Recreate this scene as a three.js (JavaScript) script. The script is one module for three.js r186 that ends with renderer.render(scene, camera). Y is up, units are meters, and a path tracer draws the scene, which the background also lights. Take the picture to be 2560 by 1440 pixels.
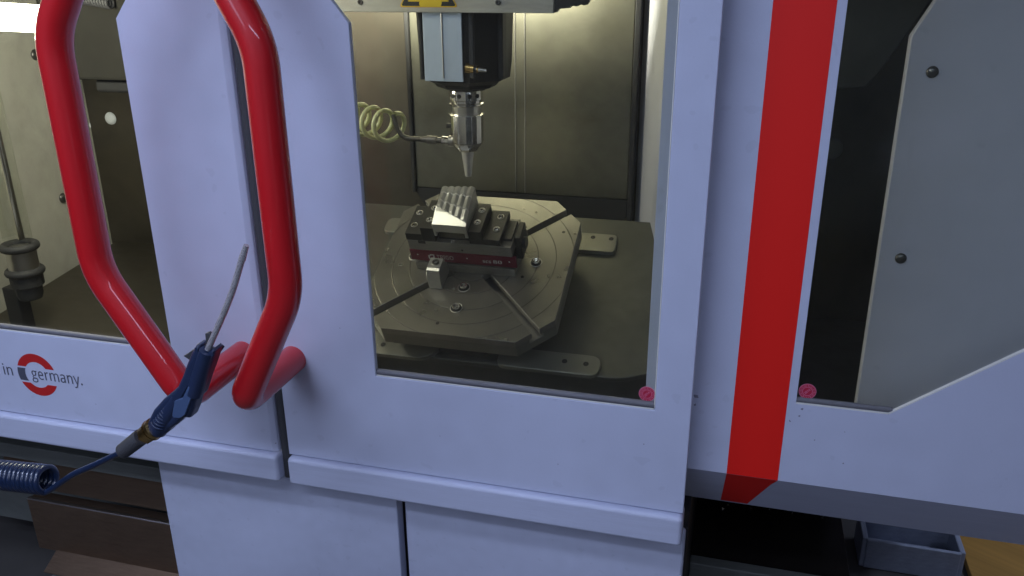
import * as THREE from 'three';
import { RoundedBoxGeometry } from 'three/addons/geometries/RoundedBoxGeometry.js';
import { mergeGeometries, mergeVertices, toCreasedNormals } from 'three/addons/utils/BufferGeometryUtils.js';
import { RectAreaLightUniformsLib } from 'three/addons/lights/RectAreaLightUniformsLib.js';
import { FontLoader } from 'three/addons/loaders/FontLoader.js';
import { ImprovedNoise } from 'three/addons/math/ImprovedNoise.js';

// ------------------------------------------------------------------ camera, light, exposure
const scene = new THREE.Scene();
const renderer = new THREE.WebGLRenderer({ antialias: true });
renderer.toneMapping = THREE.LinearToneMapping;
renderer.toneMappingExposure = 1.0;
renderer.shadowMap.enabled = true;
RectAreaLightUniformsLib.init();
scene.background = new THREE.Color().setRGB(0.02, 0.021, 0.032);

const CAM = new THREE.Vector3(0, 1.65, 1.25), FOC = 2102.37;
const EX = new THREE.Vector3(0.9650206, -0.00716692, -0.2620761);
const EY = new THREE.Vector3(-0.08756886, 0.93340587, -0.34797297);
const EZ = new THREE.Vector3(0.24711726, 0.35875079, 0.90012829);
const camera = new THREE.PerspectiveCamera(37.81, 16 / 9, 0.05, 60);
camera.position.copy(CAM);
camera.quaternion.setFromRotationMatrix(new THREE.Matrix4().makeBasis(EX, EY, EZ));
scene.add(camera);
function ray(u, v) {
  return new THREE.Vector3().addScaledVector(EX, (u - 1280) / FOC).addScaledVector(EY, -(v - 720) / FOC).sub(EZ);
}
const at = (u, v, z) => { const r = ray(u, v); return CAM.clone().addScaledVector(r, (z - CAM.z) / r.z); };
const atY = (u, v, y) => { const r = ray(u, v); return CAM.clone().addScaledVector(r, (y - CAM.y) / r.y); };

// ------------------------------------------------------------------ helpers
let seedState = 12345;
const rnd = () => { seedState = (seedState * 1664525 + 1013904223) >>> 0; return seedState / 4294967296; };
const perlin = new ImprovedNoise();
const V = (x, y, z) => new THREE.Vector3(x, y, z);
const counts = {};
function numbered(name) { const n = counts[name] = (counts[name] ?? -1) + 1; return n ? `${name}_${String(n).padStart(3, '0')}` : name; }
function mesh(name, geo, mat, parent, pos, rot) {
  const m = new THREE.Mesh(geo, mat); m.name = name; m.castShadow = m.receiveShadow = true;
  if (pos) m.position.copy(pos); if (rot) m.rotation.set(...rot);
  parent.add(m); return m;
}
function thing(name, label, category, pos = V(0, 0, 0), group) {
  const g = new THREE.Group(); g.name = numbered(name); g.position.copy(pos);
  g.userData = { label, category }; if (group) g.userData.group = group;
  scene.add(g); return g;
}
function structure(name, geo, mat, pos, label) {
  const m = mesh(numbered(name), geo, mat, scene, pos); m.userData = { kind: 'structure', label, category: name.replace(/_/g, ' ') }; return m;
}
const box = (w, h, d, r = 0.0015) => new RoundedBoxGeometry(w, h, d, 2, Math.min(r, w / 2.1, h / 2.1, d / 2.1));
function boxTo(name, x0, x1, y0, y1, z0, z1, mat, parent, r) {
  const o = parent.isScene ? V(0, 0, 0) : parent.position;
  return mesh(name, box(Math.abs(x1 - x0), Math.abs(y1 - y0), Math.abs(z1 - z0), r), mat, parent, V((x0 + x1) / 2, (y0 + y1) / 2, (z0 + z1) / 2).sub(o));
}
const poly = (pts) => new THREE.Shape(pts.map((p) => new THREE.Vector2(p[0], p[1])));
function extrude(shape, depth, bevel = 0, seg = 2, curve = 12) {
  return new THREE.ExtrudeGeometry(shape, { depth, bevelEnabled: bevel > 0, bevelThickness: bevel, bevelSize: bevel, bevelOffset: -bevel, bevelSegments: seg, curveSegments: curve });
}
function roundPoly(pts, r) {   // polygon with every corner rounded
  const s = new THREE.Shape(), n = pts.length;
  for (let i = 0; i < n; i++) {
    const p = pts[i], a = pts[(i + n - 1) % n], b = pts[(i + 1) % n], rr = p[2] ?? r;
    const da = Math.hypot(a[0] - p[0], a[1] - p[1]), db = Math.hypot(b[0] - p[0], b[1] - p[1]), k = Math.min(rr, da / 2.1, db / 2.1);
    const x1 = p[0] + (a[0] - p[0]) * k / da, y1 = p[1] + (a[1] - p[1]) * k / da, x2 = p[0] + (b[0] - p[0]) * k / db, y2 = p[1] + (b[1] - p[1]) * k / db;
    i ? s.lineTo(x1, y1) : s.moveTo(x1, y1); s.quadraticCurveTo(p[0], p[1], x2, y2);
  }
  s.closePath(); return s;
}
// tube along corner points with rounded bends
function bentPath(pts, r) {
  const path = new THREE.CurvePath(); let prev = pts[0];
  for (let i = 1; i < pts.length - 1; i++) {
    const p = pts[i], da = pts[i - 1].clone().sub(p), db = pts[i + 1].clone().sub(p);
    const k = Math.min(r, da.length() / 2.05, db.length() / 2.05);
    const s = p.clone().addScaledVector(da.normalize(), k), e = p.clone().addScaledVector(db.normalize(), k);
    path.add(new THREE.LineCurve3(prev, s)); path.add(new THREE.QuadraticBezierCurve3(s, p.clone(), e)); prev = e;
  }
  path.add(new THREE.LineCurve3(prev, pts[pts.length - 1])); return path;
}
const tube = (path, n, r, rs = 16) => new THREE.TubeGeometry(path, n, r, rs, false);
function rod(a, b, r0, r1 = r0, seg = 20) {   // cylinder geometry from a (radius r0) to b (radius r1)
  const d = b.clone().sub(a), g = new THREE.CylinderGeometry(r1, r0, d.length(), seg, 1);
  g.applyQuaternion(new THREE.Quaternion().setFromUnitVectors(V(0, 1, 0), d.clone().normalize()));
  g.translate(...a.clone().add(b).multiplyScalar(0.5).toArray()); return g;
}
const lathe = (prof, seg = 40) => toCreasedNormals(new THREE.LatheGeometry(prof.map((p) => new THREE.Vector2(p[0], p[1])), seg), 0.5);

// ------------------------------------------------------------------ textures
function dataTex(w, h, fn, srgb = false, rx = 1, ry = 1) {
  const d = new Uint8Array(w * h * 4);
  for (let y = 0; y < h; y++) for (let x = 0; x < w; x++) {
    const c = fn(x / w, y / h), i = (y * w + x) * 4;
    if (typeof c === 'number') d[i] = d[i + 1] = d[i + 2] = Math.max(0, Math.min(255, c * 255));
    else for (let k = 0; k < 3; k++) d[i + k] = Math.max(0, Math.min(255, c[k] * 255));
    d[i + 3] = 255;
  }
  const t = new THREE.DataTexture(d, w, h, THREE.RGBAFormat); t.wrapS = t.wrapT = THREE.RepeatWrapping;
  t.magFilter = THREE.LinearFilter; t.minFilter = THREE.LinearMipmapLinearFilter; t.generateMipmaps = true;
  if (srgb) t.colorSpace = THREE.SRGBColorSpace; t.repeat.set(rx, ry); t.needsUpdate = true; return t;
}
// tileable noise
function tn(u, v, f, z = 0) {
  const a = u * f, b = v * f, n = (x, y) => perlin.noise(x, y, z);
  return n(a, b) * (1 - u) * (1 - v) + n(a - f, b) * u * (1 - v) + n(a, b - f) * (1 - u) * v + n(a - f, b - f) * u * v;
}
const grainTex = dataTex(512, 512, (u, v) => 0.5 + 0.3 * tn(u, v, 60, 1) + 0.3 * tn(u, v, 120, 5) + (rnd() - 0.5) * 0.12, false, 4, 4);
const paintMap = dataTex(512, 512, (u, v) => {
  const w = 0.925 + 0.05 * tn(u, v, 5, 3) + 0.045 * tn(u, v, 17, 8) + (tn(u, v, 30, 21) > 0.42 ? -0.05 : 0) + (rnd() - 0.5) * 0.015; return [w, w, w];
}, false, 1.3, 1.3);
const paintRough = dataTex(256, 256, (u, v) => 0.82 + 0.2 * tn(u, v, 6, 2) + 0.15 * tn(u, v, 25, 4), false, 1.7, 1.7);
const brushV = dataTex(512, 512, (u, v) => 0.5 + 0.35 * perlin.noise(u * 140, v * 3, 2) + 0.25 * perlin.noise(u * 60, v * 2, 7), false, 2, 2);
const smudge = dataTex(512, 512, (u, v) => 0.85 + 0.14 * tn(u, v, 5, 1) + 0.10 * tn(u, v, 13, 6) + 0.06 * tn(u, v, 40, 9), false, 3, 3);
const stainMap = dataTex(512, 512, (u, v) => {
  const w = 0.86 + 0.16 * tn(u, v, 4, 12) + 0.12 * tn(u, v, 14, 3) + 0.06 * tn(u, v, 50, 3); return [w, w * (0.99 + 0.02 * tn(u, v, 7, 20)), w * (0.97 + 0.04 * tn(u, v, 6, 30))];
}, false, 2.3, 2.3);

const filmTex = dataTex(512, 512, (u, v) => 0.72 + 0.3 * tn(u, v, 6, 14) + 0.2 * tn(u, v, 22, 15) + (perlin.noise(u * 40, v * 5, 3) > 0.45 ? 0.15 : 0) + (tn(u, v, 70, 33) > 0.5 ? 0.5 : 0), false, 1.5, 1.5);
// ------------------------------------------------------------------ materials
const C = (r, g, b) => new THREE.Color().setRGB(r, g, b);
const std = (o) => new THREE.MeshStandardMaterial(o), phys = (o) => new THREE.MeshPhysicalMaterial(o);
const M = {
  paint: std({ color: C(0.63, 0.665, 0.82), roughness: 0.62, map: paintMap, roughnessMap: paintRough, bumpMap: grainTex, bumpScale: 0.00018 }),
  paintIn: std({ color: C(0.66, 0.67, 0.76), roughness: 0.5, map: paintMap, bumpMap: grainTex, bumpScale: 0.0001 }),
  wallCream: std({ color: C(0.55, 0.54, 0.49), roughness: 0.5, map: stainMap }),
  handle: phys({ color: C(0.57, 0.006, 0.011), roughness: 0.45, clearcoat: 1, clearcoatRoughness: 0.03 }),
  stripe: std({ color: C(0.90, 0.010, 0.004), roughness: 0.6, bumpMap: grainTex, bumpScale: 0.00015 }),
  edge: std({ color: C(0.78, 0.77, 0.72), roughness: 0.5 }),  // pale colour paints the light caught along the cut sheet edges
  rubber: std({ color: C(0.02, 0.02, 0.022), roughness: 0.65, bumpMap: smudge, bumpScale: 0.0004 }),
  gasket: std({ color: C(0.17, 0.17, 0.19), roughness: 0.55, map: stainMap, bumpMap: smudge, bumpScale: 0.0008 }),
  matte: phys({ color: C(0.03, 0.029, 0.026), roughness: 0.95, specularIntensity: 0.25, map: stainMap }),
  seal: std({ color: C(0.055, 0.055, 0.06), roughness: 0.7 }),
  scuff: std({ color: C(0.25, 0.25, 0.33), roughness: 0.7 }),
  black: std({ color: C(0.018, 0.018, 0.02), roughness: 0.5 }),
  pane: phys({ color: C(0.90, 0.91, 0.87), transmission: 1, thickness: 0, roughness: 0.16, roughnessMap: filmTex, ior: 1.5 }),
  paneClear: phys({ color: C(0.90, 0.91, 0.87), transmission: 1, thickness: 0, roughness: 0.055, roughnessMap: filmTex, ior: 1.5 }),
  coverSteel: std({ color: C(0.27, 0.265, 0.215), metalness: 0.8, roughness: 0.44, roughnessMap: smudge, bumpMap: brushV, bumpScale: 0.00006, map: stainMap }),
  wallSteel: std({ color: C(0.15, 0.135, 0.11), metalness: 0.9, roughness: 0.5, roughnessMap: smudge, map: stainMap }),
  chute: std({ color: C(0.15, 0.152, 0.138), metalness: 0.65, roughness: 0.55, roughnessMap: smudge, map: stainMap }),
  plate: std({ color: C(0.30, 0.30, 0.265), metalness: 0.6, roughness: 0.45, roughnessMap: smudge, map: stainMap }),
  tableRim: std({ color: C(0.32, 0.315, 0.30), metalness: 0.75, roughness: 0.42, map: stainMap }),
  ground: std({ color: C(0.38, 0.37, 0.36), metalness: 0.75, roughness: 0.38, map: stainMap }),
  viseDark: std({ color: C(0.07, 0.07, 0.075), metalness: 0.7, roughness: 0.42, map: stainMap }),
  chrome: std({ color: C(0.80, 0.78, 0.75), metalness: 1, roughness: 0.16 }),
  satin: std({ color: C(0.55, 0.54, 0.52), metalness: 1, roughness: 0.32 }),
  nozzle: std({ color: C(0.66, 0.64, 0.60), metalness: 0.6, roughness: 0.38 }),
  screw: std({ color: C(0.16, 0.155, 0.15), metalness: 0.9, roughness: 0.35 }),
  alu: std({ color: C(0.74, 0.74, 0.73), metalness: 0.88, roughness: 0.33 }),
  maroon: std({ color: C(0.16, 0.012, 0.035), roughness: 0.35, metalness: 0.2 }),
  print: std({ color: C(0.62, 0.58, 0.58), roughness: 0.5 }),
  brass: std({ color: C(0.62, 0.42, 0.16), metalness: 1, roughness: 0.25 }),
  filmDayTint: std({ color: C(0.62, 0.73, 0.90), roughness: 0.3, map: paintMap }),  // white film with the blue cast of daylight put into its colour
  white: std({ color: C(0.76, 0.80, 0.86), roughness: 0.35 }),
  yellow: std({ color: C(0.80, 0.58, 0.02), roughness: 0.5 }),
  orange: std({ color: C(0.75, 0.36, 0.08), roughness: 0.5 }),
  ink: std({ color: C(0.085, 0.088, 0.12), roughness: 0.6 }),
  logoRed: std({ color: C(0.55, 0.02, 0.02), roughness: 0.5 }),
  sticker: std({ color: C(0.52, 0.012, 0.05), roughness: 0.45 }),
  stickerPink: std({ color: C(0.72, 0.22, 0.34), roughness: 0.5 }),
  gunBlue: phys({ color: C(0.016, 0.028, 0.07), roughness: 0.42, clearcoat: 0.25, clearcoatRoughness: 0.3 }),
  gunBlueLight: std({ color: C(0.06, 0.10, 0.20), roughness: 0.5 }),
  gunGrey: std({ color: C(0.05, 0.05, 0.055), roughness: 0.6 }),
  hoseBlue: phys({ color: C(0.009, 0.02, 0.055), roughness: 0.28, clearcoat: 0.5, clearcoatRoughness: 0.15 }),
  hoseYellow: phys({ color: C(0.62, 0.64, 0.36), roughness: 0.35, transmission: 0.15, thickness: 0 }),
  wornSteel: std({ color: C(0.62, 0.61, 0.64), metalness: 0.5, roughness: 0.33, roughnessMap: smudge, map: stainMap }),
  clear: phys({ color: C(0.95, 0.96, 0.93), transmission: 1, thickness: 0, roughness: 0.04, ior: 1.5 }),
  floorTintSteel: std({ color: C(0.34, 0.24, 0.17), metalness: 0.85, roughness: 0.40, roughnessMap: smudge, map: stainMap }),  // steel with a brown floor reflection put into its colour
  baseGrey: std({ color: C(0.20, 0.215, 0.20), roughness: 0.6, map: stainMap }),
  oily: std({ color: C(0.02, 0.017, 0.015), roughness: 0.25, roughnessMap: smudge }),
  binBlue: std({ color: C(0.33, 0.37, 0.47), roughness: 0.6, map: stainMap, bumpMap: smudge, bumpScale: 0.001 }),
};
const woodTex = dataTex(512, 512, (u, v) => {
  const g = perlin.noise(u * 3, v * 70, 1) * 0.5 + perlin.noise(u * 6, v * 160, 4) * 0.3, p = perlin.noise(u * 2, v * 9, 9);
  const k = 0.8 + 0.22 * g + 0.25 * p; return [0.50 * k, 0.27 * k, 0.06 * k];
}, false, 1.1, 1.1);
M.concrete = std({ color: C(0.085, 0.08, 0.075), map: stainMap, roughness: 0.7 });
M.wood = std({ color: 0xffffff, map: woodTex, roughness: 0.45 });
// turned and ground face of the rotary table: scribed circles and tool marks
const ringsAt = [0.065, 0.106, 0.155, 0.197, 0.24];
const tableBump = dataTex(1536, 1536, (u, v) => {
  const x = (u - 0.5) * 0.52, y = (v - 0.5) * 0.52, r = Math.hypot(x, y); let h = 0.7 + 0.03 * perlin.noise(r * 900, 0.5, 1) + 0.03 * perlin.noise(x * 60, y * 60, 3);
  for (const q of ringsAt) { const d = Math.abs(r - q); if (d < 0.0011) h -= 0.6 * (1 - d / 0.0011); } return h;
});
const tableMap = dataTex(1024, 1024, (u, v) => {
  const x = (u - 0.5) * 0.52, y = (v - 0.5) * 0.52, r = Math.hypot(x, y);
  let w = 0.82 + 0.08 * perlin.noise(x * 14, y * 14, 2) + 0.06 * perlin.noise(x * 45, y * 30, 5) + 0.06 * perlin.noise(r * 500, 1, 1);
  const scr = perlin.noise(x * 30 + y * 8, y * 260 - x * 120, 7); if (scr > 0.56) w += 0.08;
  for (const q of ringsAt) if (Math.abs(r - q) < 0.0010) w *= 0.5;
  return [w, w * 0.985, w * 0.94];
});
const tableRough = dataTex(512, 512, (u, v) => 0.84 + 0.14 * perlin.noise(u * 8, v * 8, 3) + 0.1 * perlin.noise(u * 24, v * 24, 6));
for (const t of [tableBump, tableMap, tableRough]) { t.repeat.set(1 / 0.52, 1 / 0.52); t.offset.set(0.5, 0.5); }
M.tableTop = std({ color: C(0.32, 0.315, 0.30), metalness: 0.75, roughness: 0.36, map: tableMap, roughnessMap: tableRough, bumpMap: tableBump, bumpScale: 0.0016 });

const fontSans = await new FontLoader().loadAsync('fonts/droid/droid_sans_regular.typeface.json');
const fontBold = await new FontLoader().loadAsync('fonts/droid/droid_sans_bold.typeface.json');
const fontSerif = await new FontLoader().loadAsync('fonts/droid/droid_serif_bold.typeface.json');
function lettering(font, text, width, height) {   // flat letters scaled to a width and cap height, origin bottom left
  const g = new THREE.ShapeGeometry(font.generateShapes(text, 1), 5); g.computeBoundingBox(); const b = g.boundingBox;
  g.translate(-b.min.x, 0, 0); g.scale(width / (b.max.x - b.min.x), height, 1); return g;
}

// socket head cap screw, axis +y, origin under the head
const screwGeo = (() => {
  const s = new THREE.Shape(); s.absarc(0, 0, 1, 0, Math.PI * 2); const h = new THREE.Path();
  for (let i = 0; i < 6; i++) { const a = i * Math.PI / 3; i ? h.lineTo(0.55 * Math.cos(a), 0.55 * Math.sin(a)) : h.moveTo(0.55, 0); } h.closePath(); s.holes.push(h);
  const top = extrude(s, 0.55, 0.1, 1, 10); top.translate(0, 0, 0.35); const base = new THREE.CylinderGeometry(0.99, 0.99, 0.45, 20); base.rotateX(Math.PI / 2); base.translate(0, 0, 0.2);
  const g = mergeGeometries([top.toNonIndexed(), base.toNonIndexed()]); g.rotateX(-Math.PI / 2); return g;
})();
function screw(parent, pos, r, mat = M.screw, rot, name = 'cap_screw') { const m = mesh(name, screwGeo, mat, parent, pos, rot); m.scale.setScalar(r); return m; }
const domeGeo = (() => { const g = lathe([[0, 0.55], [0.35, 0.53], [0.7, 0.42], [0.92, 0.22], [1, 0], [0, 0]], 20); return g; })();

// ------------------------------------------------------------------ lamps of the hall (outside the frame)
const DAY = C(0.60, 0.70, 1.0);
function areaLight(w, h, pos, look, intensity, color, parent = scene) {
  const l = new THREE.RectAreaLight(color, intensity, w, h); l.position.copy(pos); parent.add(l); l.lookAt(look); return l;
}
function hallLamp(pos, len, turn, intensity, label) {
  const g = thing('ceiling_lamp', label, 'ceiling lamp', pos, 'strip lamps of the hall'); g.rotation.y = turn;
  mesh('lamp_housing', box(len, 0.06, 0.16, 0.01), M.white, g, V(0, 0.045, 0));
  mesh('diffuser', box(len - 0.04, 0.02, 0.13, 0.006), std({ color: 0xffffff, emissive: DAY, emissiveIntensity: 6 }), g, V(0, 0.004, 0));
  const l = new THREE.RectAreaLight(DAY, intensity, len - 0.05, 0.12); l.position.set(0, -0.012, 0); l.rotation.x = -Math.PI / 2; g.add(l);
}
hallLamp(V(-1.6, 2.36, 1.0), 1.6, 0.1, 27, 'strip lamp hung close above the sliding doors');
hallLamp(V(-0.7, 2.45, 1.6), 1.6, 0.1, 25, 'strip lamp hung further out in the hall');
hallLamp(V(0.95, 2.4, 2.0), 1.4, 0.5, 15, 'strip lamp hung in front of the striped panel');
hallLamp(V(2.4, 3.0, -1.2), 2.0, 1.5, 60, 'added strip lamp beside the machine end, brightening the board on the floor');  // unseen lamp added to brighten the board and floor behind
// unseen bright window band, added as front light on the doors
{
  const g = thing('added_window_light', 'added high bright window band, unseen front light for the machine', 'window', V(-1.9, 2.1, 3.6)); g.rotation.set(0, Math.PI - 0.4, 0);
  mesh('window_frame', extrude((() => { const s = poly([[-1.35, -0.1], [1.35, -0.1], [1.35, 1.4], [-1.35, 1.4]]); s.holes.push(new THREE.Path([[-1.25, 0], [1.25, 0], [1.25, 1.3], [-1.25, 1.3]].map((p) => new THREE.Vector2(...p)))); return s; })(), 0.08, 0.005), M.white, g, V(0, 0, -0.04));
  mesh('window_pane', new THREE.BoxGeometry(2.5, 1.3, 0.01), std({ color: 0xffffff, emissive: DAY, emissiveIntensity: 2 }), g, V(0, 0.65, -0.01));
  const l = new THREE.RectAreaLight(DAY, 0.6, 2.5, 1.3); l.position.set(0, 0.65, 0.01); l.rotation.y = Math.PI; g.add(l);
}
// white notices out in the hall, mirrored faintly in the angled window
{
  const mir = (u, v) => { const r = ray(u, v), t = (-0.056 - CAM.z) / r.z, p = CAM.clone().addScaledVector(r, t); return p.addScaledVector(V(r.x, r.y, -r.z), (2.4 + 0.056) / -r.z); };
  const A = mir(2205, 410), B = mir(2395, 405), D = mir(2290, 315), E2 = mir(2410, 305), c = V((A.x + B.x) / 2, 0.004, 2.42);
  const g = thing('notice_stand', 'stand with white notice sheets out in the hall', 'notice stand', c);
  mesh('stand_board', box(1.1, 0.9, 0.02, 0.004), M.baseGrey, g, V(0.1, (A.y + D.y) / 2 + 0.05, 0.02)); for (const x of [-0.4, 0.6]) mesh('stand_leg', box(0.04, Math.max(0.1, A.y), 0.04, 0.004), M.baseGrey, g, V(x, Math.max(0.1, A.y) / 2 - 0.03, 0.05));
  const sh = new THREE.Shape([A, B, E2, D].map((p) => new THREE.Vector2(p.x - c.x, p.y)).reverse()); mesh('white_sheet', extrude(sh, 0.002), M.white, g, V(0, 0, -0.006));
}
// ------------------------------------------------------------------ hall floor
{
  const g = new THREE.PlaneGeometry(12, 12); g.rotateX(-Math.PI / 2); const uv = g.attributes.uv, p = g.attributes.position;
  for (let i = 0; i < uv.count; i++) uv.setXY(i, p.getX(i) * 0.5, p.getZ(i) * 0.5);
  structure('floor', g, M.concrete, V(0, 0, 0), 'dark worn concrete hall floor beneath the machine');
}
{
  const g = thing('wooden_board', 'amber wooden board lying on the floor beside the blue bin', 'board', V(1.25, 0, -1.1));
  const q = box(1.02, 0.022, 1.4, 0.003), uv = q.attributes.uv, p = q.attributes.position; for (let k = 0; k < uv.count; k++) { const x = p.getX(k), z = p.getZ(k); uv.setXY(k, x * 0.85 + z * 0.5, z * 0.85 - x * 0.5); }
  mesh('board', q, M.wood, g, V(0, 0.0115, 0));
}

// ------------------------------------------------------------------ sliding doors
const DOORTOP = 2.05, RAIL0 = 0.7, RAIL1 = 0.7595, DOOR0 = 0.762;
function doorPanel(pts, hole, depth, bev = 0.0016) {
  const s = poly(pts); s.holes.push(new THREE.Path(hole.map((p) => new THREE.Vector2(p[0], p[1])))); const g = extrude(s, depth - 2 * bev, bev, 2); g.translate(0, 0, -depth + bev); return g;
}
const inset = 0.0016;
function paneOf(hole, z, parent, origin, mat = M.pane) {   // pane a little larger than the opening, behind the sheet
  const cx = hole.reduce((a, p) => a + p[0], 0) / hole.length, cy = hole.reduce((a, p) => a + p[1], 0) / hole.length;
  const g = extrude(poly(hole.map((p) => [p[0] + Math.sign(p[0] - cx) * 0.012, p[1] + Math.sign(p[1] - cy) * 0.012])), 0.004); g.translate(0, 0, z - 0.004);
  return mesh('window_pane', g, mat, parent, V(0, 0, 0).sub(origin));
}
function gasketBar(a, b, z, parent, origin, r = 0.005) {
  return mesh('window_gasket', rod(V(a[0], a[1], z), V(b[0], b[1], z), r, r, 10), M.gasket, parent, V(0, 0, 0).sub(origin));
}
{ // left door with the emblem
  const O = V(-1.3, DOOR0, 0), d = thing('sliding_door', 'sliding door printed with a red and grey emblem, air gun hung on its handle', 'door', O, 'doors of the milling machine');
  const R = 0.012, xe = -0.8205;
  const hole = [[-1.85, 0.957], [-1.0275, 0.957], [-1.0275, 1.571], [-0.93, 1.69], [-0.93, 1.97], [-1.85, 1.97]];
  mesh('door_panel', doorPanel([[-1.95, DOOR0], [xe - R + 0.0016, DOOR0], [xe - R + 0.0016, DOORTOP], [-1.95, DOORTOP]], hole, 0.012), M.paint, d, O.clone().negate());
  // rounded closing edge: quarter bend going back into the gap
  const bend = new THREE.Shape(); bend.moveTo(0, 0); bend.absarc(0, -R, R, Math.PI / 2, 0, true); bend.lineTo(R, -0.06); bend.lineTo(R - 0.004, -0.06); bend.lineTo(R - 0.004, -R); bend.absarc(0, -R, R - 0.004, 0, Math.PI / 2, false); bend.closePath();
  const bg = extrude(bend, DOORTOP - DOOR0, 0, 1, 16); bg.rotateX(-Math.PI / 2); bg.scale(1, 1, -1); bg.index || 0;
  { // scale(-1) flips winding: rebuild normals the right way round
    const p = bg.attributes.position; for (let i = 0; i < p.count; i += 3) { const x = [p.getX(i), p.getY(i), p.getZ(i)]; p.setXYZ(i, p.getX(i + 1), p.getY(i + 1), p.getZ(i + 1)); p.setXYZ(i + 1, ...x); }
    bg.computeVertexNormals();
  }
  mesh('door_edge', toCreasedNormals(bg, 0.6), M.paint, d, V(xe - R, 0, 0).sub(V(O.x, 0, 0)));
  { const s = new THREE.Shape(); s.moveTo(0, -0.05); s.lineTo(0, -0.014); s.quadraticCurveTo(0.001, -0.009, 0.006, -0.0085); s.quadraticCurveTo(0.014, -0.0085, 0.0185, -0.013); s.lineTo(0.0185, -0.05); s.closePath();
    const sg = extrude(s, DOORTOP - RAIL0, 0, 1, 8); sg.rotateX(-Math.PI / 2); const p = sg.attributes.position; for (let i = 0; i < p.count; i += 3) { for (let k = 0; k < 3; k++) p.setZ(i + k, -p.getZ(i + k)); const x = [p.getX(i), p.getY(i), p.getZ(i)]; p.setXYZ(i, p.getX(i + 1), p.getY(i + 1), p.getZ(i + 1)); p.setXYZ(i + 1, ...x); } sg.computeVertexNormals();
    mesh('door_seal', toCreasedNormals(sg, 0.6), M.seal, d, V(xe + 0.0006, RAIL0, 0).sub(O)).userData.label = 'dark rubber closing seal'; }
  // rail below
  const rail = mesh('bottom_rail', box(1.95 - 0.818, RAIL1 - RAIL0, 0.05, 0.008), M.paint, d, V((-1.95 - 0.818) / 2, (RAIL0 + RAIL1) / 2, -0.012).sub(O)); rail.userData.label = 'rounded rail along the bottom of the door';
  paneOf(hole, -0.008, d, O, M.paneClear);
  gasketBar([-1.84, 0.9635], [-1.03, 0.9635], -0.006, d, O, 0.006);
  mesh('window_edge_glint', box(0.81, 0.0022, 0.012, 0.0005), M.edge, d, V(-1.435, 0.9582, -0.0065).sub(O));
  // emblem
  const ring = (keep, mat, name) => mesh(name, new THREE.ShapeGeometry(poly(keep), 1), mat, d, V(-1.366, 0.8627, 0.0004).sub(O));
  const RO = 0.0485, RI = 0.0295, arc = (r, y0, y1, side) => { const o = []; for (let i = 0; i <= 20; i++) { const y = y0 + (y1 - y0) * i / 20; o.push([side * Math.sqrt(Math.max(0, r * r - y * y)), y]); } return o; };
  const cap = (sgn, y0) => { const o = []; const a0 = Math.asin(y0 / RO), b0 = Math.asin(y0 / RI); for (let i = 0; i <= 24; i++) { const a = a0 + (Math.PI - 2 * a0) * i / 24; o.push([RO * Math.cos(a), sgn * RO * Math.sin(a)]); } for (let i = 24; i >= 0; i--) { const a = b0 + (Math.PI - 2 * b0) * i / 24; o.push([RI * Math.cos(a), sgn * RI * Math.sin(a)]); } return sgn > 0 ? o : o.reverse(); };
  ring(cap(1, 0.0165), M.logoRed, 'emblem_arc').userData.label = 'upper red arc of the emblem';
  ring(cap(-1, 0.0205), M.logoRed, 'emblem_arc').userData.label = 'lower red arc of the emblem';
  ring([...arc(RO, -0.0165, 0.0125, -1), ...arc(RI, 0.0125, -0.0165, -1)], M.ink, 'emblem_block').userData.label = 'dark grey block of the emblem';
  mesh('lettering', lettering(fontSans, 'germany.', 0.1255, 0.0255), M.ink, d, V(-1.3805, 0.853, 0.0006).sub(O));
  mesh('lettering', lettering(fontSans, 'made in', 0.116, 0.0255), M.ink, d, V(-1.5445, 0.8535, 0.0006).sub(O));
  // handle
  const s = 0.175, hp = [V(-0.868, 0.97, -0.004), V(-0.868, 0.97, s), V(-1.0, 1.185, s), V(-1.0, 1.557, s), V(-0.868, 1.772, s), V(-0.868, 1.772, -0.004)];
  mesh('handle', tube(bentPath(hp, 0.036), 300, 0.0258, 28), M.handle, d, O.clone().negate());
}
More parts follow.
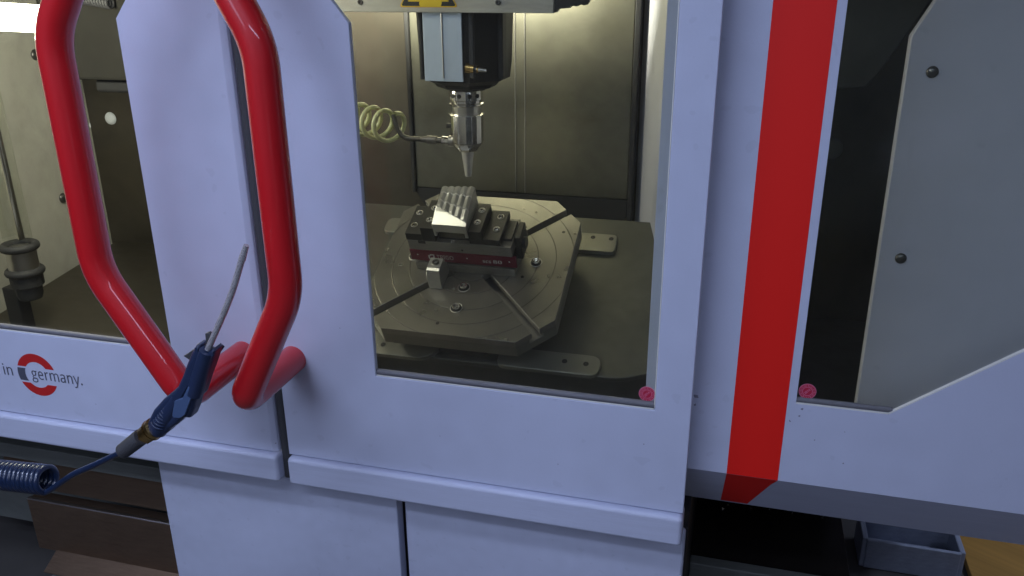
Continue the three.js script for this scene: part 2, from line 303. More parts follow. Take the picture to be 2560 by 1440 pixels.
{ // right door with the big window
  const O = V(-0.42, DOOR0, 0), d = thing('sliding_door', 'plain sliding door with a clear window onto the rotary table', 'door', O, 'doors of the milling machine');
  const hole = [[-0.6, 0.957], [-0.0985, 0.957], [-0.0985, 1.97], [-0.70, 1.97], [-0.70, 1.69], [-0.603, 1.567]];
  mesh('door_panel', doorPanel([[-0.7965, DOOR0], [-0.0395, DOOR0], [-0.0395, DOORTOP], [-0.7965, DOORTOP]], hole, 0.012), M.paint, d, O.clone().negate());
  boxTo('door_edge', -0.0435, -0.0405, DOOR0 + 0.002, DOORTOP - 0.002, -0.047, -0.0126, M.paint, d, 0.001);
  boxTo('door_edge', -0.7955, -0.7925, DOOR0 + 0.002, DOORTOP - 0.002, -0.05, -0.0126, M.paint, d, 0.001);
  boxTo('bottom_rail', -0.7965, -0.0385, RAIL0, RAIL1, -0.037, 0.013, M.paint, d, 0.008);
  paneOf(hole, -0.008, d, O);
  gasketBar([-0.598, 0.9635], [-0.1, 0.9635], -0.006, d, O, 0.006);
  mesh('window_edge_glint', box(0.498, 0.0022, 0.012, 0.0005), M.edge, d, V(-0.3495, 0.9582, -0.0065).sub(O));
  boxTo('window_edge_glint', -0.1005, -0.0988, 0.96, 1.96, -0.0118, -0.001, M.edge, d, 0.0004);
  const s = 0.168, hp = [V(-0.764, 0.972, -0.004), V(-0.764, 0.972, s), V(-0.66, 1.172, s), V(-0.66, 1.55, s), V(-0.764, 1.75, s), V(-0.764, 1.75, -0.004)];
  mesh('handle', tube(bentPath(hp, 0.036), 300, 0.0258, 28), M.handle, d, O.clone().negate());
}
// ------------------------------------------------------------------ fixed body of the machine
const machine = thing('milling_machine', 'pale blue grey milling machine body with a broad red stripe around the cabin', 'milling machine', V(0, 0, 0));
function section(name, pos, label) { const g = new THREE.Group(); g.name = name; g.position.copy(pos); if (label) g.userData.label = label; machine.add(g); return g; }
// ------------------------------------------------------------------ base panels below the doors
{
  boxTo('base_sheet', -1.150, -0.598, 0.15, 0.70, -0.078, -0.048, M.paint, machine, 0.003);
  boxTo('base_sheet', -0.582, -0.034, 0.15, 0.69, -0.078, -0.048, M.paint, machine, 0.006);
}
// ------------------------------------------------------------------ fixed panel with the red stripe
{
  const Z = -0.05, O = V(0.4, 0.823, Z), g = section('side_panel', O, 'fixed panel with the red stripe and an angled window');
  const hole = [[0.1255, 0.973], [0.267, 0.973], [0.62, 1.245], [0.62, 1.95], [0.1255, 1.95]];
  mesh('panel_sheet', (() => { const q = doorPanel([[-0.12, 0.823], [0.95, 0.823], [0.95, DOORTOP], [-0.12, DOORTOP]], hole, 0.006, 0.0004); q.translate(0, 0, Z); return q; })(), M.paint, g, O.clone().negate());
  // underside bent back and down
  const ang = 0.70, L = 0.175, under = new THREE.BoxGeometry(1.07, L, 0.004); under.translate(0, -L / 2, -0.002);
  mesh('panel_underside', under, M.paint, g, V(0.415, 0.823, Z).sub(O), [ang, 0, 0]);
  mesh('stripe_print', new THREE.ShapeGeometry(poly([[0.0268, 0.8232], [0.1118, 0.8232], [0.1118, DOORTOP], [0.0268, DOORTOP]])), M.stripe, g, V(0, 0, Z + 0.0005).sub(O)).userData.label = 'broad red vertical stripe';
  const su = new THREE.ShapeGeometry(poly([[0.0268, -0.0004], [0.023, -0.168], [0.072, -0.168], [0.1035, -0.026], [0.1118, -0.0004]]));
  mesh('stripe_print', su, M.stripe, g, V(0, 0.823, Z).add(V(0, 0.0004 * -Math.sin(ang), 0.0004 * Math.cos(ang))).sub(O), [ang, 0, 0]);
  paneOf(hole, Z - 0.006, g, O);
  mesh('window_edge_glint', box(0.141, 0.0024, 0.006, 0.0005), M.edge, g, V(0.196, 0.9742, Z - 0.0032).sub(O));
  const e2 = mesh('window_edge_glint', box(Math.hypot(0.353, 0.272), 0.0024, 0.0062, 0.0005), M.edge, g, V(0.4435, 1.1105, Z - 0.0031).sub(O), [0, 0, Math.atan2(0.272, 0.353)]);
  gasketBar([0.126, 0.979], [0.272, 0.979], Z - 0.006, g, O, 0.005);
}
// small scuffs where chips and keys have hit the paint
{
  const marks = [[1741, 990, 14, -0.05], [1737, 1012, 8, -0.05], [2005, 1022, 9, -0.05], [1998, 1040, 8, -0.05], [1975, 1052, 7, -0.05], [2036, 1100, 5, -0.05], [2112, 1080, 4, -0.05], [2108, 1158, 5, -0.05], [850, 820, 4, 0], [1100, 1090, 4, 0], [1395, 1160, 5, 0], [1610, 1110, 5, 0], [690, 1108, 6, 0], [240, 1010, 4, 0]];
  for (const [u, v, n, z] of marks) { const c = at(u, v, z), pts = []; for (let i = 0; i < 9; i++) { const a = i / 9 * Math.PI * 2, r = n * 0.0003 * (0.4 + rnd()); pts.push([Math.cos(a) * r * 0.7, Math.sin(a) * r]); }
    const m = mesh('scuff_mark', new THREE.ShapeGeometry(poly(pts)), M.scuff, z ? machine : scene.getObjectByName(c.x > -0.8 ? 'sliding_door_001' : 'sliding_door'), V(0, 0, 0)); const o = m.parent.position; m.position.set(c.x - o.x, c.y - o.y, z + 0.0003 - o.z); m.rotation.z = rnd() * 3; }
}
// ------------------------------------------------------------------ inspection stickers
function sticker(x, y, z, label) {
  const g = thing('inspection_sticker', label, 'sticker', V(x, y, z)); const R = 0.0138; g.rotation.z = 0.0;
  mesh('disc', (() => { const q = new THREE.CylinderGeometry(R, R, 0.0004, 40); q.rotateX(Math.PI / 2); return q; })(), M.stickerPink, g);
  mesh('month_ring', new THREE.RingGeometry(R * 0.58, R * 0.93, 40), M.sticker, g, V(0, 0, 0.0004));
  mesh('year_disc', new THREE.CircleGeometry(R * 0.52, 32), M.sticker, g, V(0, 0, 0.0004));
  const ticks = []; for (let i = 0; i < 12; i++) { const a = i * Math.PI / 6, q = lettering(fontBold, String(i + 1), R * (i > 8 ? 0.24 : 0.15), R * 0.26); q.translate(-R * (i > 8 ? 0.12 : 0.075), R * 0.64, 0); q.rotateZ(-a); ticks.push(q.toNonIndexed()); const l = new THREE.PlaneGeometry(R * 0.035, R * 0.33); l.translate(0, R * 0.755, 0); l.rotateZ(-a - Math.PI / 12); ticks.push(l.toNonIndexed()); }
  mesh('month_numbers', mergeGeometries(ticks), M.stickerPink, g, V(0, 0, 0.0007));
  const yr = lettering(fontBold, '2014', R * 0.8, R * 0.3); yr.translate(-R * 0.4, -R * 0.12, 0); yr.rotateZ(0.85); mesh('year_number', yr, M.stickerPink, g, V(0, 0, 0.0008));
}
sticker(-0.1135, 0.9815, -0.0076, 'round red 2014 inspection sticker on the sliding door window');
sticker(0.1412, 0.9955, -0.0556, 'round red 2014 inspection sticker on the angled window beside the red stripe');

// ------------------------------------------------------------------ cabin shell
{
  const g = section('work_cabin', V(-0.7, 0.4, -0.6), 'steel work cabin behind the windows');
  const B = (n, ...a) => boxTo(n, ...a, 0.001);
  B('back_wall', -2.13, -0.24, 0.5, 2.1, -1.14, -1.11, M.wallSteel, g);
  B('back_wall', -0.2395, 0.06, 0.72, 2.1, -1.1, -1.07, M.wallSteel, g);
  { const x0 = -0.268, z0 = -1.065, x1 = -0.085, z1 = -0.5, L = Math.hypot(x1 - x0, z1 - z0);
    mesh('slanted_wall', box(L, 1.15, 0.008, 0.001), M.paintIn, g, V((x0 + x1) / 2, 1.52, (z0 + z1) / 2).sub(g.position), [0, -Math.atan2(z1 - z0, x1 - x0), 0]).userData.label = 'pale slanted wall beside the way cover'; }
  B('side_wall', -2.14, -2.11, 0.5, 2.1, -1.1095, -0.06, M.wallCream, g).userData.label = 'cream lit end wall';
  B('back_wall', 0.0605, 0.9, 0.72, 2.1, -1.1, -1.07, M.wallSteel, g);
  B('inner_divider', 0.0605, 0.075, 0.72, 2.1, -1.069, -0.3, M.black, g);
  B('side_wall', 0.9005, 0.92, 0.72, 2.1, -1.1, -0.06, M.wallSteel, g);
  B('ceiling_sheet', -2.14, 0.92, 2.101, 2.12, -1.14, -0.01, M.wallSteel, g);
  B('floor_sheet', -2.14, 0.02, 0.52, 0.54, -1.1, -0.43, M.wallSteel, g);
  B('floor_sheet', 0.021, 0.92, 0.70, 0.72, -1.1, -0.16, M.wallSteel, g);
  B('front_apron', -2.1, -0.05, 0.72, 0.90, -0.085, -0.065, M.wallSteel, g);
  B('front_pillar', -2.13, -1.96, 0.72, 2.1, -0.085, -0.065, M.wallSteel, g);
  // chip chute falling to the front
  mesh('chip_chute', new THREE.BoxGeometry(2.0, 0.01, 1.0), M.wallSteel, g, V(-1.06, 0.70, -0.58).sub(g.position), [0.12, 0, 0]);
  // panel seen through the angled window
  const ip = poly([[0.25, 0.73], [0.895, 0.73], [0.895, 1.75], [0.35, 1.75], [0.245, 1.54]]); const q = extrude(ip, 0.018, 0.002, 1); q.translate(0, 0, -0.268);
  mesh('inner_panel', q, M.paintIn, g, g.position.clone().negate()).userData.label = 'pale inner panel with two dark bolts';
  for (const [u, v] of [[2331, 180], [2252, 646]]) { const p = at(u, v, -0.245); const m = mesh('bolt', domeGeo, M.screw, g, p.sub(g.position), [Math.PI / 2, 0, 0]); m.scale.setScalar(0.0095); }
  { const z = -0.5, pts = [[2040, -60], [2380, -60], [2330, 0], [2200, 180], [2165, 218], [2040, 224]].map(([u, v]) => { const p = at(u, v, z); return [p.x, p.y]; }).reverse(); const q = extrude(poly(pts), 0.03, 0.003, 1); q.translate(0, 0, z - 0.03); mesh('column_cover', q, M.chute, g, g.position.clone().negate()).userData.label = 'dull angled cover seen through the angled window'; }
  { const m = mesh('round_disc', domeGeo, M.baseGrey, g, at(2080, 371, -0.6).sub(g.position), [Math.PI / 2, 0, 0]); m.scale.setScalar(0.022); }
  // white discs painting lamp reflections on the dark wall, bolts on the cream wall
  for (const [u, v, r] of [[277, 296, 0.021], [216, 313, 0.018]]) { const p = at(u, v, -1.108); const m = mesh('round_disc', domeGeo, M.white, g, p.sub(g.position), [Math.PI / 2, 0, 0]); m.scale.setScalar(r); }
  for (const [u, v] of [[88, 137], [158, 495]]) { const r = ray(u, v), p = CAM.clone().addScaledVector(r, (-2.108 - CAM.x) / r.x); const m = mesh('bolt', domeGeo, M.screw, g, p.sub(g.position), [0, 0, -Math.PI / 2]); m.scale.setScalar(0.017); }
}
// dark drive housing high behind the left window
{
  const p = at(250, 0, -0.85), g = thing('drive_housing', 'dark oily drive housing hanging behind the emblem door', 'drive housing', V(p.x, 1.36, -0.85));
  const s = roundPoly([[-0.14, 0.0, 0.09], [0.35, 0.0, 0.02], [0.35, 0.75, 0.02], [-0.14, 0.75, 0.02]], 0.02), q = extrude(s, 0.2, 0.008, 2);
  mesh('housing', q, M.matte, g, V(0.02, 0.0, -0.1)); mesh('lower_collar', box(0.3, 0.035, 0.16, 0.01), M.black, g, V(0.15, -0.02, 0));
  const cg = []; for (let i = 0; i < 26; i++) { const t = new THREE.TorusGeometry(0.014, 0.004, 6, 12); t.rotateY(Math.PI / 2); t.translate(-0.075 + i * 0.0085, 0.235 - i * 0.0012, 0.13); cg.push(t); }
  mesh('cable_conduit', mergeGeometries(cg), M.gunGrey, g);
}
// ------------------------------------------------------------------ lamps inside the cabin
const WARM = C(1.0, 0.96, 0.80);
{
  const g = thing('cabin_lamp', 'glaring tubular lamp high on the cream end wall', 'lamp', at(-30, 40, -0.3));
  g.rotation.set(0, 0.9, -0.1);
  const t = new THREE.CapsuleGeometry(0.03, 0.2, 6, 20); t.rotateZ(Math.PI / 2);
  mesh('lamp_tube', t, std({ color: 0xffffff, emissive: WARM, emissiveIntensity: 14 }), g);
  for (const s of [-1, 1]) { const c = new THREE.CylinderGeometry(0.03, 0.03, 0.04, 20); c.rotateZ(Math.PI / 2); mesh('end_cap', c, M.black, g, V(s * 0.14, 0, 0)); }
  const l = new THREE.PointLight(WARM, 1.5); l.castShadow = true; l.shadow.radius = 3; g.add(l);
}
{  // unseen lamp strip added to light the crossbeam, table and tool
  const g = thing('cabin_lamp', 'added unseen lamp strip above the doors, lighting beam and table', 'lamp', V(-0.95, 1.75, -0.22)); g.rotation.set(0.85, 0, 0);
  mesh('lamp_body', box(0.4, 0.05, 0.09, 0.01), M.white, g, V(0, 0.035, 0));
  mesh('diffuser', box(0.36, 0.02, 0.07, 0.006), std({ color: 0xffffff, emissive: WARM, emissiveIntensity: 6 }), g, V(0, 0.003, 0));
  const l = new THREE.RectAreaLight(WARM, 6, 0.35, 0.065); l.position.set(0, -0.012, 0); l.rotation.x = -Math.PI / 2; g.add(l);
}
{
  const g = thing('cabin_lamp', 'unseen lamp strip high behind the crossbeam with added shields', 'lamp', V(-0.75, 1.72, -0.76));
  boxLamp(g);
}
function boxLamp(g) {   // shields added to cut the light of this unseen lamp, open to the back
  mesh('added_shield', box(0.56, 0.12, 0.012, 0.003), M.black, g, V(0, 0, 0.03));
  for (const s of [-1, 1]) { mesh('added_shield', box(0.56, 0.006, 0.08, 0.002), M.black, g, V(0, s * 0.061, -0.012)); mesh('added_shield', box(0.006, 0.115, 0.2, 0.002), M.black, g, V(s * 0.279, 0, -0.075)); }
  mesh('diffuser', box(0.53, 0.08, 0.014, 0.004), std({ color: 0xffffff, emissive: WARM, emissiveIntensity: 5 }), g, V(0, 0, 0.012));
  for (const x of [-0.2, 0.2]) mesh('hanger', box(0.03, 0.36, 0.02, 0.003), M.black, g, V(x, 0.22, 0.05));
  const l = new THREE.RectAreaLight(WARM, 340, 0.52, 0.075); l.position.set(0, 0, -0.002); g.add(l);
}
{ // unlit clear tube lamp standing by the left window
  const p = at(22, 500, -0.5), g = thing('tube_lamp', 'unlit clear tube lamp with black rings, upright by the end wall', 'lamp', V(p.x, 0.72, -0.5)); const r = 0.042;
  const y = (v) => at(40, v, -0.5).y - 0.72;
  mesh('clear_tube', new THREE.CylinderGeometry(r * 0.86, r * 0.86, 0.75, 28, 1, true), M.clear, g, V(0, y(600) + 0.38, 0));
  mesh('inner_rod', new THREE.CylinderGeometry(0.009, 0.009, 0.75, 14), M.chrome, g, V(0.012, y(600) + 0.38, 0));
  for (const v of [615, 675]) { const t = new THREE.TorusGeometry(r * 0.95, 0.011, 10, 28); t.rotateX(Math.PI / 2); mesh('rubber_ring', t, M.rubber, g, V(0, y(v), 0)); }
  mesh('glass_collar', new THREE.CylinderGeometry(r * 0.92, r * 0.92, y(615) - y(675), 28), M.satin, g, V(0, (y(615) + y(675)) / 2, 0));
  mesh('end_cap', lathe([[0, 0], [r * 0.7, 0], [r * 0.8, 0.012], [r * 0.82, 0.035], [r, 0.04], [r, 0.075], [0, 0.075]]), M.rubber, g, V(0, y(740), 0));
  mesh('bracket', box(0.05, 0.3, 0.04, 0.004), M.black, g, V(-0.05, y(740) - 0.12, 0.0));
}
{ // bracket plate low on the end wall
  const p = at(180, 800, -0.85), g = thing('corner_plate', 'dull metal corner plate with one bolt low by the end wall', 'plate', V(p.x, p.y, -0.85));
  mesh('plate', extrude(poly([[-0.12, -0.2], [0.14, -0.2], [0.02, 0.045], [-0.03, 0.045], [-0.09, 0.0]]), 0.01, 0.002, 1), M.chute, g);
  const m = mesh('bolt', domeGeo, M.screw, g, V(0, 0.005, 0.012), [Math.PI / 2, 0, 0]); m.scale.setScalar(0.013);
}
// ------------------------------------------------------------------ way cover on the back wall
{
  const O = V(-0.595, 1.0, -1.0), g = thing('way_cover', 'broad satin steel cover sheet with black wiper lips behind the spindle', 'cover sheet', O);
  mesh('cover_sheet', (() => { const q = extrude(roundPoly([[-0.903, 1.045], [-0.287, 1.045], [-0.287, 2.09], [-0.903, 2.09]], 0.004), 0.012, 0.002, 1); q.translate(0, 0, -1.012); return q; })(), M.coverSteel, g, O.clone().negate());
  for (const x of [-0.6035, -0.5765]) boxTo('joint_rib', x - 0.0018, x + 0.0018, 1.047, 2.085, -0.9985, -0.9955, M.satin, g, 0.0014);
  boxTo('wiper_lip', -0.916, -0.9045, 1.03, 2.09, -1.03, -0.99, M.rubber, g, 0.003);
  boxTo('wiper_lip', -0.2855, -0.272, 0.985, 2.09, -1.03, -0.988, M.rubber, g, 0.003);
  mesh('wiper_lip', (() => { const q = extrude(roundPoly([[-0.9155, 1.043, 0.002], [-0.86, 0.955, 0.05], [-0.32, 0.975, 0.03], [-0.2865, 0.99, 0.01], [-0.2865, 1.043, 0.002]], 0.01), 0.03, 0.002, 1); q.translate(0, 0, -1.03); return q; })(), M.rubber, g, O.clone().negate());
}
// ------------------------------------------------------------------ crossbeam with the warning sign
{
  const Z = -0.43, O = V(-0.75, 1.561, Z), g = thing('crossbeam', 'pale metal crossbeam with a yellow warning triangle above the spindle', 'beam', O);
  boxTo('beam_plate', -1.25, -0.373, 1.561, 1.72, Z - 0.012, Z, M.wallCream, g, 0.002);
  boxTo('beam_lip', -1.25, -0.374, 1.5612, 1.566, Z - 0.055, Z - 0.0125, M.wallCream, g, 0.001);
  const e0 = at(1385, 30, Z), rag = [[0, 0.16]]; for (let i = 0; i <= 14; i++) rag.push([i * 0.0048, 0.004 + i * 0.0011 + (rnd() - 0.6) * 0.005]); rag.push([0.067, 0.16]);
  mesh('rubber_end', extrude(poly(rag), 0.02, 0.001, 1), M.rubber, g, V(-0.372, 1.561, Z - 0.021).sub(O));
  for (const [u, v] of [[902, 5], [1246, 6]]) screw(g, at(u, v, Z - 0.001).sub(O), 0.0052, M.screw, [Math.PI / 2, 0, 0]);
  const t0 = at(998, 18, Z), t1 = at(1146, 19, Z), w = t1.x - t0.x, c = V((t0.x + t1.x) / 2, t0.y, Z);
  const tri = (k, dy) => { const h = w * 0.866, m = h / 3; return [[-w / 2, 0], [w / 2, 0], [0, h]].map(([x, y]) => [x * k, m + (y - m) * k + dy]); };
  const sg = mesh('warning_sign', new THREE.ShapeGeometry(roundPoly(tri(1, 0), 0.008)), M.orange, g, c.clone().add(V(0, 0, 0.0005)).sub(O));
  mesh('yellow_field', new THREE.ShapeGeometry(roundPoly(tri(0.97, 0), 0.007)), M.yellow, sg, V(0, 0, 0.0003));
  const ringS = roundPoly(tri(0.93, 0), 0.006); ringS.holes.push(new THREE.Path(roundPoly(tri(0.70, 0), 0.003).getPoints(8)));
  mesh('black_border', new THREE.ShapeGeometry(ringS), M.black, sg, V(0, 0, 0.0006));
  mesh('worn_patch', new THREE.ShapeGeometry(roundPoly([[-0.018, 0.0015], [0.027, 0.0015], [0.03, 0.012], [0.012, 0.02], [-0.012, 0.02], [-0.02, 0.009]], 0.004)), M.yellow, sg, V(0, 0, 0.0009));
}
// ------------------------------------------------------------------ spindle head
const AX = V(-0.596, 0, -0.55);
{
  const O = V(-0.594, 1.395, -0.55), g = thing('spindle_head', 'black tapered spindle head with a white cover plate tinted daylight blue and brass nozzle', 'spindle head', O);
  const prof = [[0, 0], [0.052, 0], [0.058, 0.004], [0.07, 0.006], [0.078, 0.014], [0.104, 0.024], [0.109, 0.06], [0.113, 0.165], [0.116, 0.4], [0, 0.4]];
  const hg = toCreasedNormals(new THREE.LatheGeometry(prof.map((p) => new THREE.Vector2(p[0] * 0.925, p[1])), 8, Math.PI / 8), 0.3);
  mesh('head_casting', hg, std({ color: C(0.022, 0.022, 0.024), roughness: 0.45, metalness: 0.2, roughnessMap: smudge, bumpMap: smudge, bumpScale: 0.0006 }), g);
  boxTo('cover_plate', -0.651, -0.567, 1.4235, 1.79, -0.4475, -0.4435, M.filmDayTint, g, 0.0012);
  boxTo('plate_fold', -0.6105, -0.6075, 1.43, 1.785, -0.4434, -0.4415, M.satin, g, 0.0009);
  const p = at(1178, 171, -0.46).sub(O), q = at(1212, 176, -0.46).sub(O);
  const N = (a, b, r0, r1, mat, n) => mesh(n, rod(p.clone().lerp(q, a), p.clone().lerp(q, b), r0, r1, 20), mat, g);
  N(-0.35, 0.25, 0.0115, 0.0115, M.brass, 'nozzle_nut'); N(0.2, 0.45, 0.008, 0.008, M.screw, 'nozzle_neck'); N(0.45, 0.55, 0.0075, 0.0075, M.brass, 'nozzle_ring'); N(0.5, 1.1, 0.005, 0.0035, M.satin, 'nozzle_tip');
  boxTo('front_rib', -0.664, -0.656, 1.425, 1.79, -0.475, -0.449, M.black, g, 0.002);
  boxTo('side_rib', -0.508, -0.496, 1.425, 1.79, -0.53, -0.50, M.black, g, 0.003);
  boxTo('corner_rib', -0.556, -0.545, 1.43, 1.79, -0.462, -0.452, M.gunGrey, g, 0.003);
}
// ------------------------------------------------------------------ tool holder
{
  const O = V(AX.x, 1.198, AX.z), g = thing('tool_holder', 'bright round tool holder with a tapered nozzle clamped in the spindle', 'tool holder', O);
  mesh('tapered_nozzle', lathe([[0, 0], [0.0064, 0], [0.0072, 0.0008], [0.0142, 0.056], [0.0142, 0.062], [0, 0.062]]), M.nozzle, g);
  mesh('holder_body', lathe([[0, 0.060], [0.022, 0.060], [0.0245, 0.063], [0.0365, 0.0785], [0.0372, 0.081], [0.0372, 0.139], [0.0362, 0.142], [0.030, 0.142], [0, 0.142]], 56), M.chrome, g);
  mesh('clamp_collar', lathe([[0, 0.142], [0.0318, 0.142], [0.0322, 0.1435], [0.0322, 0.160], [0, 0.160]], 48), M.satin, g);
  mesh('thin_flange', lathe([[0.03, 0.139], [0.0385, 0.1405], [0.0388, 0.142], [0.0318, 0.1435]], 48), M.chrome, g);
  mesh('grip_flange', lathe([[0, 0.159], [0.0315, 0.159], [0.0375, 0.163], [0.0382, 0.166], [0.0345, 0.168], [0.0345, 0.173], [0.0378, 0.175], [0.0378, 0.193], [0.036, 0.1985], [0, 0.1985]], 48), M.chrome, g);
  for (const a of [-0.55, -0.1, 0.5, 1.0]) { const c = new THREE.CylinderGeometry(0.0048, 0.0048, 0.006, 14); c.rotateX(Math.PI / 2); mesh('grip_hole', c, M.black, g, V(Math.sin(a) * 0.0365, 0.185, Math.cos(a) * 0.0365), [0, a, 0]); }
  // coolant adapter on the left side
  const y0 = 0.0815, port = V(-0.035, y0, 0.012), out = V(-1, 0.02, 0.05).normalize();
  const N = (a, b, r0, r1, mat, n) => mesh(n, rod(port.clone().addScaledVector(out, a), port.clone().addScaledVector(out, b), r0, r1, 20), mat, g);
  N(-0.006, 0.004, 0.0125, 0.0125, M.satin, 'port_ring'); N(0.003, 0.02, 0.0095, 0.0105, M.chrome, 'port_nut'); N(0.02, 0.034, 0.007, 0.007, M.screw, 'coupling_neck');
  N(0.034, 0.056, 0.0098, 0.0098, std({ color: C(0.2, 0.19, 0.18), metalness: 0.8, roughness: 0.45 }), 'coupling_sleeve'); N(0.056, 0.07, 0.0075, 0.0065, M.screw, 'coupling_end');
  const sc = new THREE.CylinderGeometry(0.006, 0.006, 0.02, 14); sc.rotateZ(Math.PI / 2); mesh('side_screw', sc, M.black, g, V(-0.036, 0.115, 0.006));
}
// coiled yellow air hose
{
  const O = at(900, 300, -0.55), g = thing('coiled_hose', 'yellow green coiled plastic hose hanging beside the spindle', 'hose', O);
  const pts = [], c0 = at(850, 285, -0.55), c1 = at(988, 320, -0.55), turns = 4.7, R = 0.034;
  const hx = V(1, -0.2, 0.62).normalize(), hu = V(0, 1, 0).addScaledVector(hx, -hx.y).normalize(), hv = hx.clone().cross(hu);
  for (let i = 0; i <= 240; i++) { const t = i / 240, a = -t * turns * Math.PI * 2 - 0.4; pts.push(c0.clone().lerp(c1, t).addScaledVector(hu, Math.sin(a) * R).addScaledVector(hv, Math.cos(a) * R).sub(O)); }
  mesh('coil', tube(new THREE.CatmullRomCurve3(pts), 420, 0.0056, 10), M.hoseYellow, g);
  const sp = pts[pts.length - 1].clone().add(O), end = V(AX.x - 0.105, 1.198 + 0.083, AX.z + 0.0155);
  const path = new THREE.CatmullRomCurve3([at(984, 288, -0.55), at(992, 318, -0.545), at(1010, 342, -0.54), end].map((p) => p.clone().sub(O)));
  const sg = []; const sl = path.getSpacedPoints(38), fr = path.computeFrenetFrames(38); for (let i = 0; i < 38; i++) { const t = new THREE.TorusGeometry(0.0046, 0.0014, 6, 14); t.applyQuaternion(new THREE.Quaternion().setFromUnitVectors(V(0, 0, 1), fr.tangents[i])); t.translate(...sl[i].toArray()); sg.push(t); }
  mesh('kink_spring', mergeGeometries(sg), M.screw, g);
  mesh('hose_core', tube(path, 40, 0.0038, 8), M.gunGrey, g);
}
// ------------------------------------------------------------------ swivelling table assembly (all tilted with the table)
const T0 = V(-0.5883, 0.9925, -0.55), TILT = 0.464;
const tabQ = new THREE.Quaternion().setFromAxisAngle(V(1, 0, 0), TILT);
function onTable(name, label, category, a, h, b, turn = 0) {
  const g = thing(name, label, category, V(a, h, b).applyQuaternion(tabQ).add(T0)); g.quaternion.copy(tabQ).multiply(new THREE.Quaternion().setFromAxisAngle(V(0, 1, 0), turn));
  g.userData0 = V(a, h, b); return g;
}
const flat = (g) => { g.rotateX(-Math.PI / 2); return g; };   // shape (x, -z) standing up to +y
function tb(name, g, a0, a1, h0, h1, b0, b1, mat, r = 0.001) { const o = g.userData0; return mesh(name, box(a1 - a0, h1 - h0, Math.abs(b1 - b0), r), mat, g, V((a0 + a1) / 2, (h0 + h1) / 2, (b0 + b1) / 2).sub(o)); }
const TH = 0.2302, TC = 0.0734;
{
  const g = onTable('rotary_table', 'octagonal rotary table with scribed circles and diagonal slots', 'rotary table', 0, 0, 0);
  const outline = (sw, r0) => {   // octagon with four diagonal slots of width sw running in to radius r0
    const pts = []; for (let k = 0; k < 4; k++) {
      const c = Math.cos(k * Math.PI / 2), s = Math.sin(k * Math.PI / 2), q = (x, y) => pts.push([x * c - y * s, x * s + y * c]);
      q(TH, TH - TC); const m = TH - TC / 2, e = sw / 2 / Math.SQRT2, i0 = r0 / Math.SQRT2;
      if (sw) { q(m + e, m - e); q(i0 + e, i0 - e); q(i0 - e, i0 + e); q(m - e, m + e); }
      q(TH - TC, TH);
    } return poly(pts);
  };
  const top = flat(extrude(outline(0.0205, 0.055), 0.0165, 0.0008, 1)); top.translate(0, -0.0173, 0); mesh('table_top', top, [M.tableTop, M.ground], g);
  const mid = flat(extrude(outline(0.036, 0.045), 0.012)); mid.translate(0, -0.0298, 0); mesh('slot_layer', mid, M.tableRim, g);
  const low = flat(extrude(outline(0, 0), 0.0185, 0.0015, 1)); low.translate(0, -0.0488, 0); mesh('table_body', low, M.tableRim, g);
  const ped = new THREE.CylinderGeometry(0.175, 0.2, 0.06, 40); mesh('pedestal', ped, M.black, g, V(0, -0.0805, 0));
  for (const [a, b] of [[0, 0.086], [0, 0.15], [0.15, -0.012], [-0.15, 0.0]]) { const rr = new THREE.TorusGeometry(0.0138, 0.0012, 8, 28); rr.rotateX(Math.PI / 2); mesh('counterbore_ring', rr, M.satin, g, V(a, 0.0004, b)); mesh('counterbore', flat(new THREE.CircleGeometry(0.0134, 28)), M.black, g, V(a, 0.0006, b)); screw(g, V(a, 0.0008, b), 0.0088, M.chrome); }
  for (const [a, b] of [[0.1285, 0.0375], [0.195, -0.12], [-0.03, 0.2]]) mesh('small_hole', flat(new THREE.CircleGeometry(0.0042, 18)), M.black, g, V(a, 0.0005, b));
}
{
  const g = onTable('swivel_carrier', 'broad dull metal swivel carrier under the rotary table', 'swivel carrier', 0, -0.115, 0);
  const s = roundPoly([[-0.44, -0.212, 0.01], [0.375, -0.212, 0.03], [0.6, -0.12, 0.02], [0.6, 0.3, 0.01], [-0.44, 0.3, 0.01]], 0.01), q = flat(extrude(s, 0.01, 0.003, 2)); q.translate(0, -0.013, 0);
  mesh('carrier_sheet', q, M.chute, g);
  const sk = flat(extrude(roundPoly([[-0.43, -0.2], [0.37, -0.2], [0.59, -0.11], [0.59, 0.29], [-0.43, 0.29]], 0.02), 0.2)); sk.translate(0, -0.214, 0); mesh('carrier_skirt', sk, M.chute, g);
  const P = (pts, holes, n = 'mounting_plate') => { const sh = roundPoly(pts.map(([x, b, r]) => [x, -b, r]), 0.006); const m = flat(extrude(sh, 0.009, 0.002, 2)); m.translate(0, 0.0, 0); const mm = mesh(n, m, M.plate, g); for (const [a, b] of holes) mesh('mounting_hole', flat(new THREE.CircleGeometry(0.0062, 20)), M.black, mm, V(a, 0.0118, b)); return mm; };
  P([[0.095, 0.219, 0.02], [0.33, 0.219, 0.026], [0.33, 0.163, 0.026], [0.095, 0.163, 0.02]], [[0.249, 0.188], [0.298, 0.189]]);
  P([[-0.26, 0.225, 0.004], [-0.085, 0.225, 0.02], [-0.05, 0.2, 0.02], [-0.05, 0.16, 0.01], [-0.26, 0.16, 0.004]], [[-0.188, 0.198]]);
  P([[0.14, -0.168, 0.005], [0.307, -0.168, 0.016], [0.307, -0.232, 0.016], [0.14, -0.232, 0.005]], [[0.245, -0.216], [0.292, -0.215]]);
  P([[-0.325, -0.18, 0.02], [-0.18, -0.18, 0.005], [-0.18, -0.236, 0.005], [-0.325, -0.236, 0.02]], [[-0.285, -0.21]]);
}
